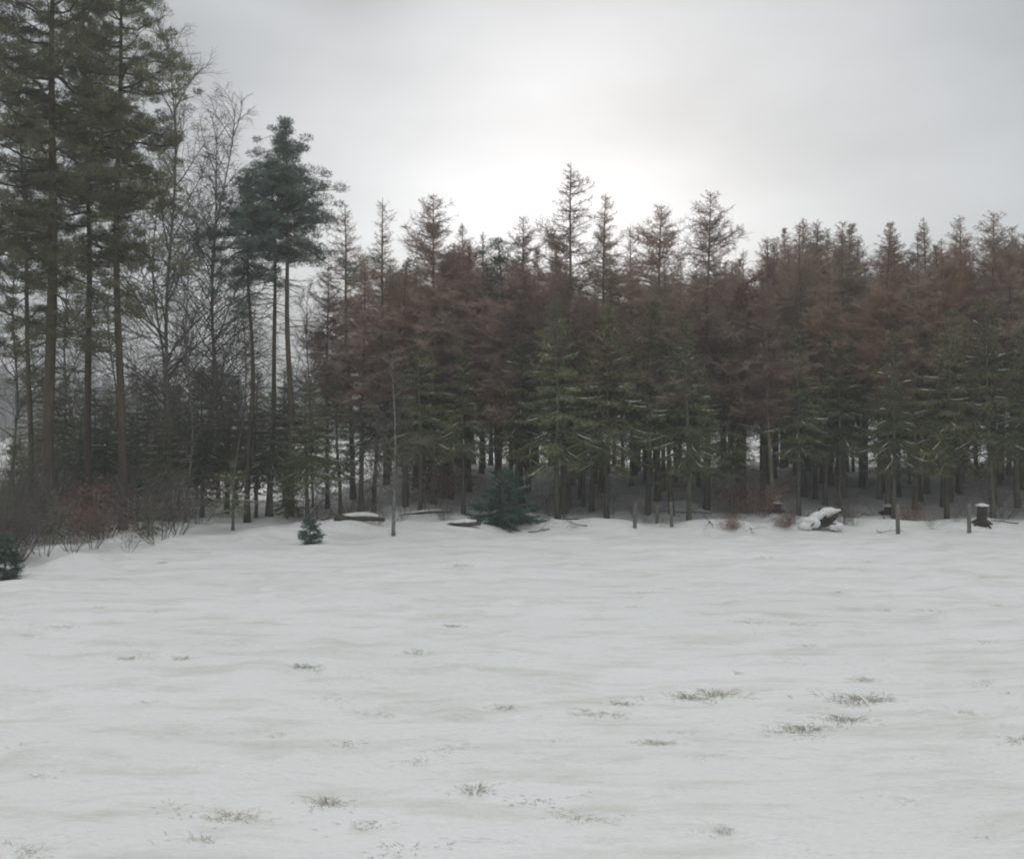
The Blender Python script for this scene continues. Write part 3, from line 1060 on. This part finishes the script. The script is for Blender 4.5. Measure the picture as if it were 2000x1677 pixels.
# ------------------------------------------------------------------ birches
birch = Kind([make_birch(11, .045, .75, "grey_bark"), make_birch(11, .04, .65, "grey_bark"), make_birch(11, .05, .85, "grey_bark"), make_birch(11, .08, .7)])
for i, (px, py, Y, lab) in enumerate([
    (330, 70, 42.5, "tall grey leafless birch beside the slim reddish pine trunk"),
    (395, 205, 44.5, "leafless birch with a rounded twiggy crown in the sky gap"),
    (440, 245, 46.0, "leafless birch just left of the three clustered pines"),
    (300, 330, 45.5, "leafless birch with level branches beside the slim pine"),
    (20, 330, 45.0, "leafless birch at the picture's left edge"),
    (150, 420, 46.0, "leafless birch seen between the two big pine trunks"),
    (210, 470, 49.0, "small leafless birch behind the slim reddish pine trunk"),
    (360, 480, 41.0, "low twiggy birch in front of the taller birches"),
    (455, 560, 42.0, "small twiggy birch at the feet of the three pines"),
    (612, 560, 43.5, "thin twiggy birch between the three pines and the larches"),
]):
    x = at(px, Y)
    s = tall(py, Y, x) / 11
    birch.put(i % 3, (x, Y, gz(x, Y)), rng.uniform(0, 6.28), (s, s, s), lab, "tree", "leafless birches")
x, Y = on_ground(768, 1046)
s = tall(700, Y, x) / 11
birch.put(3, (x, Y, gz(x, Y)), 1.0, (s * 1.25, s * 1.25, s), "pale birch stem standing alone at the field's edge beside the fallen log", "tree")

# ------------------------------------------------------------------ young conifers at the field's edge
x, Y = on_ground(985, 1026)
b = make_spruce(2.0, .10, 1.55, .35, "fresh_needle", 1.5, "conifer_bush", .30, False, None, .15, .022, .17)
stand(b, 985, Y, "big low blue-green conifer bush with snow on its boughs", "conifer")
x, Y = on_ground(455, 1036)
b = make_spruce(2.4, .75, 1.0, .45, "spruce_needle", 1.0, "young_spruce", .30, True, .05, .13)
stand(b, 455, Y, "young spruce on a short bare stem, below the copper leaves", "tree")
x, Y = on_ground(610, 1062)
b = make_spruce(.85, .04, .34, .0, "fresh_needle", 2.0, "conifer_seedling", .05, False, .018, .11, .014, .085)
stand(b, 610, Y, "tiny blue-green conifer alone in the snow in front of the snow mound", "tree")
x, Y = on_ground(6, 1132)
b = make_spruce(1.1, .05, .40, .0, "fresh_needle", 2.0, "conifer_seedling", .05, False, .02, .11, .014, .10)
stand(b, 6, Y, "small blue-green conifer at the picture's left edge, nearest the camera", "tree")

# ------------------------------------------------------------------ undergrowth
beech = Kind([make_beech(1.5, 9, 3200), make_beech(1.5, 8, 2400)])
for i, (px, py, s, lab, dz) in enumerate([
    (205, 1052, 1.25, "copper-leaved beech bush low under the slim pine", 0),
    (165, 1020, 1.1, "copper-leaved beech bush between the two big pine trunks", 0),
    (440, 985, 2.1, "tall copper-leaved beech above the young spruce", 0),
    (880, 985, 1.5, "rusty-leaved beech behind the second fallen log", 0),
    (1470, 1012, 1.0, "rusty-leaved beech sprig left of the snow-covered root pile", 0),
    (1440, 1036, .45, "small brown-leaved sprig in the snow, farther from the root pile", 0),
    (1530, 1036, .40, "small brown-leaved sprig in the snow, nearer the root pile", 0),
    (1782, 1020, .5, "reddish-leaved sprig beside the lone weathered post", 0),
]):
    x, Y = on_ground(px, py)
    beech.put(i, (x, Y, gz(x, Y)), rng.uniform(0, 6.28), s, lab, "shrub", "copper-leaved beeches")
shrub = Kind([make_shrub(1.6, 9), make_shrub(1.6, 7), make_shrub(1.6, 11)])
for i, (px, py, s, lab) in enumerate([
    (30, 1095, 1.1, "leafless shrub beside the small conifer at the left edge"),
    (85, 1085, 1.0, "leafless shrub under the thickest pine, nearest the field"),
    (140, 1078, .8, "low leafless shrub spilling onto the snow below the thickest pine"),
    (180, 1070, .9, "leafless shrub in front of the copper-leaved bush"),
    (250, 1078, .55, "small dark shrub out on the snow, past the copper-leaved bush"),
    (315, 1058, 1.5, "tall grey leafless shrub at the birches' feet"),
    (345, 1046, 1.1, "leafless shrub between the birches and the young spruce"),
    (60, 1040, 1.7, "tall leafless thicket behind the left edge shrubs"),
    (130, 1030, 1.6, "tall leafless thicket beside the thickest pine trunk"),
    (275, 1035, 1.6, "tall leafless thicket right of the slim pine"),
    (390, 1025, 1.0, "leafless shrub just left of the young spruce"),
    (590, 1010, 1.3, "leafless shrub behind the snow mound"),
    (720, 995, 1.1, "leafless shrub above the fallen log"),
    (840, 1000, 1.2, "leafless shrub between the two fallen logs"),
    (1080, 1012, .9, "brown leafless brush right of the big conifer bush"),
    (1195, 1008, .8, "dark low brush left of the three weathered posts"),
    (1660, 1012, .8, "leafless shrub right of the root pile"),
    (1960, 1012, 1.1, "leafless shrub right of the snow-capped stump"),
    (0, 1000, 1.9, "tall leafless thicket cut by the left edge"),
    (205, 985, 1.8, "tall leafless thicket behind the copper-leaved bush"),
]):
    x, Y = on_ground(px, py)
    shrub.put(i, (x, Y, gz(x, Y)), rng.uniform(0, 6.28), s, lab, "shrub", "leafless shrubs at the edge of the wood")

sap = Kind([make_spruce(3.0, .35, 1.15, .1, "spruce_needle", 1.0, "young_conifer", .35, True, .045, .14, .018, .2), make_spruce(3.0, .5, 1.0, .1, "spruce_needle", .8, "young_conifer", .35, True, .045, .14, .018, .24)])
for i, (px, py, h, lab) in enumerate([
    (28, 1040, 3.0, "olive young conifer at the left edge, behind the bare shrubs"),
    (75, 1022, 3.4, "olive young conifer hiding the foot of the thickest pine"),
    (125, 1012, 3.6, "tallest olive young conifer, right of the thickest pine"),
    (225, 1008, 3.4, "olive young conifer behind the copper-leaved bush under the slim pine"),
    (268, 1020, 2.6, "olive young conifer just right of the slim pine's foot"),
    (330, 1000, 3.0, "olive young conifer among the birch stems"),
    (395, 995, 2.4, "olive young conifer left of the tall copper-leaved beech"),
    (5, 1072, 2.2, "low olive young conifer just behind the small blue-green one at the left edge"),
    (105, 1062, 1.6, "low olive young conifer in front of the thickest pine"),
    (190, 1044, 1.5, "low olive young conifer between the copper-leaved bushes"),
    (290, 1046, 1.4, "low olive young conifer in front of the birch stems"),
    (40, 985, 3.2, "olive young conifer far back at the left edge"),
    (560, 1015, 2.2, "olive young conifer at the foot of the tallest clustered pine"),
]):
    x, Y = on_ground(px, py)
    sap.put(i, (x, Y, gz(x, Y)), rng.uniform(0, 6.28), (h / 3, h / 3, h / 3), lab, "conifer", "young conifers under the pines")
for i in range(44):
    px = rng.uniform(-30, 370)
    py = rng.uniform(962, 1040) + 68 * max(0, (260 - px)) / 260
    x, Y = on_ground(px, py)
    shrub.put(i, (x, Y, gz(x, Y)), rng.uniform(0, 6.28), rng.uniform(.5, 1.5), "bare twiggy shrub in the tangled thicket under the left pines", "shrub", "thicket under the left pines")
for i in range(26):
    px = rng.uniform(620, 2010)
    py = rng.uniform(1008, 1030)
    x, Y = on_ground(px, py)
    shrub.put(i, (x, Y, gz(x, Y)), rng.uniform(0, 6.28), rng.uniform(.25, .6), "small bare sprig poking through the snow along the front of the wood", "shrub", "sprigs along the front of the wood")

# ------------------------------------------------------------------ logs, stumps, posts


def make_log(px, py, length, r, rz, lab, tilt=0.0):
    x, Y = on_ground(px, py)
    root = empty("fallen_log")
    n = 9
    u = np.linspace(-.5, .5, n) * length
    line = np.stack([u, .04 * np.sin(u * 3), r * .15 + .05 * np.sin(u * 2 + 1) + tilt * u], 1)
    mb_ = MB()
    mb_.tube(line, r * np.linspace(1.1, .5, n) * np.clip(np.linspace(.5, 6, n), 0, 1), 9, True, .09)
    mb_.build("log", "old_wood", root)
    sb = MB()
    sl = line[1:-1] + np.array([0, .02, r * .72])
    sb.tube(sl, r * .8 * np.sin(np.linspace(.35, 2.8, n - 2)) + .01, 8, True, .12)
    sb.build("snow_cap", "bough_snow", root, True)
    root.location = (x, Y, gz(x, Y))
    root.rotation_euler = (0, 0, rz)
    return tag(root, lab, "log", "fallen logs at the field's edge")


make_log(702, 1028, 1.7, .13, R(-6), "dark fallen log with snow along its top, beside the snow mound", -.04)
make_log(905, 1025, 1.2, .12, R(8), "shorter dark fallen log just left of the big conifer bush", .03)
make_log(830, 1012, 2.0, .06, R(14), "thin fallen pole lying in the snow between the two logs", .03)
make_log(1095, 1018, 1.5, .07, R(4), "thin brown fallen stem right of the big conifer bush", .02)


def make_post(px, py, top, r, lab, lean=.03, group="weathered posts at the field's edge"):
    x, Y = on_ground(px, py)
    hh = tall(top, Y, x)
    root = empty("wooden_post")
    mb_ = MB()
    z = np.array([-.3, 0, hh * .4, hh * .8, hh - .02, hh])
    mb_.tube(np.stack([z * lean, z * 0, z], 1), np.array([r * 1.05, r * 1.05, r, r, r * .97, r * .8]), 9, True, .03)
    mb_.build("stake", "post_wood", root)
    root.location = (x, Y, gz(x, Y))
    root.rotation_euler = (0, 0, rng.uniform(0, 6.28))
    return tag(root, lab, "post", group)


make_post(1240, 1031, 982, 0.064, "weathered grey post, leftmost of the three standing together")
make_post(1283, 1026, 984, 0.056, "weathered grey post, middle of the three standing together", -.02)
make_post(1312, 1029, 980, 0.060, "weathered grey post, rightmost of the three standing together")
make_post(1754, 1042, 985, 0.068, "lone weathered post right of the root pile, straw at its foot", .02)
make_post(1893, 1040, 984, 0.068, "grey post just left of the snow-capped stump", -.03)


def make_stump(px, py, hh, r, lab):
    x, Y = on_ground(px, py)
    root = empty("tree_stump")
    mb_ = MB()
    mb_.tube([(0, 0, -.3), (0, 0, 0), (.03, 0, hh * .3), (.05, 0, hh * .7), (.04, 0, hh)], [r * 1.5, r * 1.35, r * 1.05, r, r * 1.02], 11, True, .06)
    for a in np.linspace(0, 6.28, 6)[:-1]:
        mb_.tube([(math.cos(a) * r, math.sin(a) * r, .10), (math.cos(a) * r * 2, math.sin(a) * r * 2, 0), (math.cos(a) * r * 2.8, math.sin(a) * r * 2.8, -.12)], [r * .4, r * .3, r * .15], 6, True, .05)
    mb_.build("wood", "old_wood", root)
    sb = MB()
    a = np.linspace(0, 1, 6)
    sb.tube(np.stack([.04 + 0 * a, 0 * a, hh - .01 + a * .11], 1), r * np.array([1.15, 1.3, 1.25, 1.0, .6, .1]), 12, True, .05)
    sb.build("snow_cap", "bough_snow", root, True)
    root.location = (x, Y, gz(x, Y))
    return tag(root, lab, "stump", "old stumps at the edge of the wood")


make_stump(1916, 1030, .62, .17, "brown stump with a white snow cap beside the grey post")
make_stump(1733, 1004, .30, .16, "low dark stump in the shade left of the lone post")
make_stump(1515, 1000, .34, .17, "low dark stump in the shade left of the root pile")

# dead branches dropped along the front of the wood


def make_branch():
    mb_ = MB()
    L = rng.uniform(.8, 1.6)
    grow(mb_, np.array([-L / 2, 0, .03]), norm(np.array([1, rng.normal() * .2, .06])), L, .02, 2, .6, -.02, (4, 5))
    return mb_.build("fallen_branch", "old_wood")


branch = Kind([make_branch() for _ in range(5)])
for i in range(24):
    px = rng.uniform(640, 2000)
    py = rng.uniform(1000, 1036)
    x, Y = on_ground(px, py)
    branch.put(i, (x, Y, gz(x, Y)), rng.uniform(0, 6.28), rng.uniform(.7, 1.2), "dead fallen branch lying in the snow along the front of the wood", "branch", "fallen branches along the wood")

# the upturned root plate, heaped with snow
x, Y = on_ground(1600, 1033)
root = empty("root_pile")
mb, sb = MB(), MB()
for a in np.linspace(-1.2, 1.5, 13):
    L = rng.uniform(.45, .85)
    d_ = np.array([math.sin(a), rng.uniform(-.3, .3), abs(math.cos(a)) * .75 + .05])
    s0 = np.array([.1 + rng.normal() * .12, rng.normal() * .1, .12])
    mid = s0 + d_ * L * .5 + rng.normal(size=3) * .05
    end = mid + norm(d_ + rng.normal(size=3) * .4) * L * .45
    mb.tube([s0, mid, end], [.075, .05, .018], 6, True, .08)
mb.tube([(-.55, 0, .08), (-.1, 0, .25), (.45, .05, .3), (.8, 0, .55)], [.12, .17, .15, .06], 9, True, .08)
mb.build("roots", "old_wood", root)
for c, rr in [((-.45, -.05, .36), (.36, .24, .13)), ((-.1, 0, .50), (.30, .25, .13)), ((.15, 0, .60), (.34, .25, .13)), ((.42, 0, .72), (.36, .24, .12)), ((.72, 0, .74), (.24, .18, .07)),
              ((-.62, -.1, .12), (.34, .30, .18)), ((-.25, -.16, .26), (.26, .2, .22)), ((.70, -.1, .12), (.36, .28, .18))]:
    th = np.linspace(.12, math.pi - .12, 9)
    line = np.stack([c[0] - rr[0] * np.cos(th), np.full(9, c[1]), np.full(9, c[2])], 1)
    sb.tube(line, np.sin(th) * rr[2], 12, True, .0)
    v = sb.v[-1]
    v[:, 1] = c[1] + (v[:, 1] - c[1]) * rr[1] / rr[2]
o = sb.build("snow_cap", "bough_snow", root, True)
md = o.modifiers.new("join", "REMESH")
md.mode = "VOXEL"
md.voxel_size = .035
md = o.modifiers.new("soften", "SMOOTH")
md.iterations = 8
dg = bpy.context.evaluated_depsgraph_get()
me = bpy.data.meshes.new_from_object(o.evaluated_get(dg))
o.modifiers.clear()
co = np.empty(len(me.vertices) * 3, np.float32)
me.vertices.foreach_get("co", co)
co = co.reshape(-1, 3)
co += .05 * np.stack([vnoise(co[:, 0] * 7 + co[:, 2] * 5, co[:, 1] * 7 + co[:, 2] * 6 + k, 50 + k) for k in range(3)], 1)
me.vertices.foreach_set("co", co.ravel())
me.polygons.foreach_set("use_smooth", np.ones(len(me.polygons), bool))
o.data = me
root.location = (x, Y, gz(x, Y))
root.scale = (.8, .8, .9)
tag(root, "upturned root pile heaped with white snow, a dark hollow under it", "root pile")

# ------------------------------------------------------------------ grass standing out of the snow


def make_tuft(n, spread, h):
    mb_ = MB()
    az = rng.uniform(0, 6.28, n)
    r_ = spread * np.abs(rng.normal(size=n)) * .6
    p = np.stack([np.cos(az) * r_ * 1.5, np.sin(az) * r_, np.full(n, -.03)], 1)
    d_ = norm(np.stack([np.cos(az) * .7, np.sin(az) * .5, np.full(n, .8)], 1) + .45 * rng.normal(size=(n, 3)))
    d_[:, 2] = np.abs(d_[:, 2]) * .8 + .12
    L = h * rng.uniform(.4, 1.0, n)
    m = p + d_ * (L * .55)[:, None]
    e = m + norm(d_ + np.stack([np.cos(az), np.sin(az), np.full(n, -.9)], 1) * .8) * (L * .5)[:, None]
    mb_.segs(p, m, .0030, .0026, 3)
    mb_.segs(m, e, .0026, .0010, 3)
    return mb_.build("grass_tuft", "dry_grass")


tuft = Kind([make_tuft(80, .10, .13), make_tuft(140, .16, .15), make_tuft(60, .08, .11), make_tuft(240, .24, .16), make_tuft(120, .18, .08)])
named = [
    (1690, 1368, 3, 1.25, "widest straw-coloured grass clump in the field, pinkish at its base"),
    (1395, 1355, 1, 1.3, "long dark grass clump left of the widest clump"),
    (1345, 1362, 1, 1.0, "grass tuft at the near end of the long dark clump"),
    (1580, 1425, 3, .9, "straw grass clump just below the widest clump"),
    (1650, 1405, 1, 1.0, "round grey-brown tuft tucked under the widest clump"),
    (1600, 1440, 4, 1.0, "flat tuft lowest of the cluster under the widest clump"),
    (1215, 1375, 0, .9, "tuft beside two faint streaks, left of the long dark clump"),
    (1285, 1452, 1, .8, "lone olive tuft on smooth snow below the long dark clump"),
    (1170, 1393, 4, 1.0, "flat dark tuft left of the lone olive tuft"),
    (590, 1302, 1, .95, "darkest tuft of the left half of the field"),
    (250, 1286, 0, 1.0, "small brown tuft, first of the pair on the left snow"),
    (357, 1286, 0, .9, "small brown tuft, second of the pair on the left snow"),
    (455, 1595, 3, .75, "near olive grass clump at the end of a long furrow, low left"),
    (330, 1578, 4, 1.1, "near flattened grass at the start of the long furrow, low left"),
    (645, 1567, 1, .8, "near straw tuft low in the middle left, on smooth snow"),
    (1062, 1558, 4, 1.2, "near flat straw tuft at the low centre"),
    (930, 1540, 0, 1.0, "near faint tuft just left of the flat straw tuft"),
    (880, 1223, 1, .75, "pale tuft on the far snow in front of the conifer bush"),
    (1730, 1192, 2, .9, "small dark brown clod-like tuft on the far right snow"),
    (1950, 1182, 2, .8, "small dark flat tuft near the right edge of the field"),
    (1635, 1156, 2, .8, "small olive tuft on the far snow left of the brown clod"),
    (1995, 1446, 0, 1.1, "dark tuft cut by the right edge of the field"),
    (800, 1655, 4, 1.2, "nearest flattened tuft at the bottom of the field"),
    (990, 1382, 0, .9, "single tuft in the middle of the field"),
    (320, 1098, 2, .9, "yellowish tuft on the snow below the tall grey shrub"),
    (1695, 1097, 2, .8, "little dry tuft close to the wood below the lone post"),
    (1470, 1236, 4, .9, "long low straw streak of grass on the far snow"),
    (1940, 1255, 4, 1.1, "long low dark streak of grass by the right edge"),
]
for px, py, k, s, lab in named:
    x, Y = on_ground(px, py)
    tuft.put(k, (x, Y, gz(x, Y)), rng.uniform(-.5, .5), (s * 1.15, s, s), lab, "grass tuft", "grass tufts singled out in the snow")
n = 0
while n < 90:
    py = 1075 + 590 * rng.uniform() ** 1.25
    px = rng.uniform(-40, 2040)
    w = (.35 + .65 * (px / 2000)) if py < 1450 else .45
    if rng.uniform() > w:
        continue
    x, Y = on_ground(px, py)
    if Y > np.interp(x, EDGE_X, EDGE_Y) - .8:
        continue
    zone = "far" if py < 1190 else ("middle" if py < 1400 else "near")
    half = "left" if px < 1000 else "right"
    s = rng.uniform(.45, 1.0)
    tuft.put(int(rng.integers(0, 5)), (x, Y, gz(x, Y) - .02), rng.uniform(-.6, .6), (s * 1.3, s, s * .8),
             f"sparse dry grass blades barely poking out of the {zone} snow, {half} half", "grass tuft", f"sparse grass in the {zone} {half} snow")
    n += 1
tuft.drop_unused()

# short stubble that nobody could count
mb = MB()
n = 2600
py = 1060 + 300 * rng.uniform(0, 1, n)
px = rng.uniform(-120, 2120, n)
Y = CAM_H * F / (py - 838.5)
x = (px - 1000) / F * Y
ok = (vnoise(x / 2.3, Y / 1.1, 44) > .2) & (Y < np.interp(x, EDGE_X, EDGE_Y) - .3)
x, Y = x[ok], Y[ok]
p = np.stack([x, Y, ground(x, Y) - .02], 1)
n = len(p)
d_ = norm(rng.normal(size=(n, 3)) * np.array([.8, .5, .3]) + np.array([0, 0, .55]))
mb.segs(p, p + d_ * rng.uniform(.03, .08, (n, 1)), .0026, .0012, 3)
o = mb.build("dead_grass", "dry_grass")
tag(o, "scattered single stems of dead grass showing through the snow", "grass", None, "stuff")

# ------------------------------------------------------------------ far wood beyond the left pines
mb = MB()
for i in range(150):
    Y = rng.uniform(330, 430)
    x = at(rng.uniform(-320, 760), Y)
    hh = rng.uniform(14, 24)
    z0 = gz(x, Y)
    mb.segs(np.array([[x, Y, z0 - 1]]), np.array([[x, Y, z0 + hh * .95]]), .3, .05, 5)
    n = 520
    t = rng.uniform(0, 1, n)
    az = rng.uniform(0, 6.28, n)
    rr = (hh * .17) * (1 - t) ** .75 * rng.uniform(.35, 1, n)
    p = np.stack([x + np.cos(az) * rr, Y + np.sin(az) * rr, z0 + hh * (.04 + .96 * t)], 1)
    mb.blades(p, norm(np.stack([np.cos(az), np.sin(az), rng.uniform(-.5, .5, n)], 1)), rng.uniform(.6, 1.5, n), .5)
o = mb.build("far_wood", "far_tree")
tag(o, "distant dark line of conifers beyond the snowfield on the left", "wood", None, "stuff")

# ------------------------------------------------------------------ thin scattering veil, added to lift the dark tones of the wood
mb = MB()
x0, x1, y0, y1, z0, z1 = -1150, 1150, -60, 980, -3, 40
v = [(x, y, z) for z in (z0, z1) for y in (y0, y1) for x in (x0, x1)]
mb.add(v, [(0, 2, 3, 1), (4, 5, 7, 6), (0, 1, 5, 4), (2, 6, 7, 3), (0, 4, 6, 2), (1, 3, 7, 5)])
m = bpy.data.materials.new("added_haze")
m.use_nodes = True
t = m.node_tree
t.nodes.clear()
pv = t.nodes.new("ShaderNodeVolumePrincipled")
pv.inputs["Color"].default_value = (0.9, 0.9, 0.9, 1)
pv.inputs["Density"].default_value = 0.0019
mo = t.nodes.new("ShaderNodeOutputMaterial")
t.links.new(pv.outputs[0], mo.inputs["Volume"])
M["added_haze"] = m
o = mb.build("added_haze", "added_haze")
tag(o, "thin pale veil added over the snowfield and the wood to lighten the darks", "added_haze", None, "stuff")
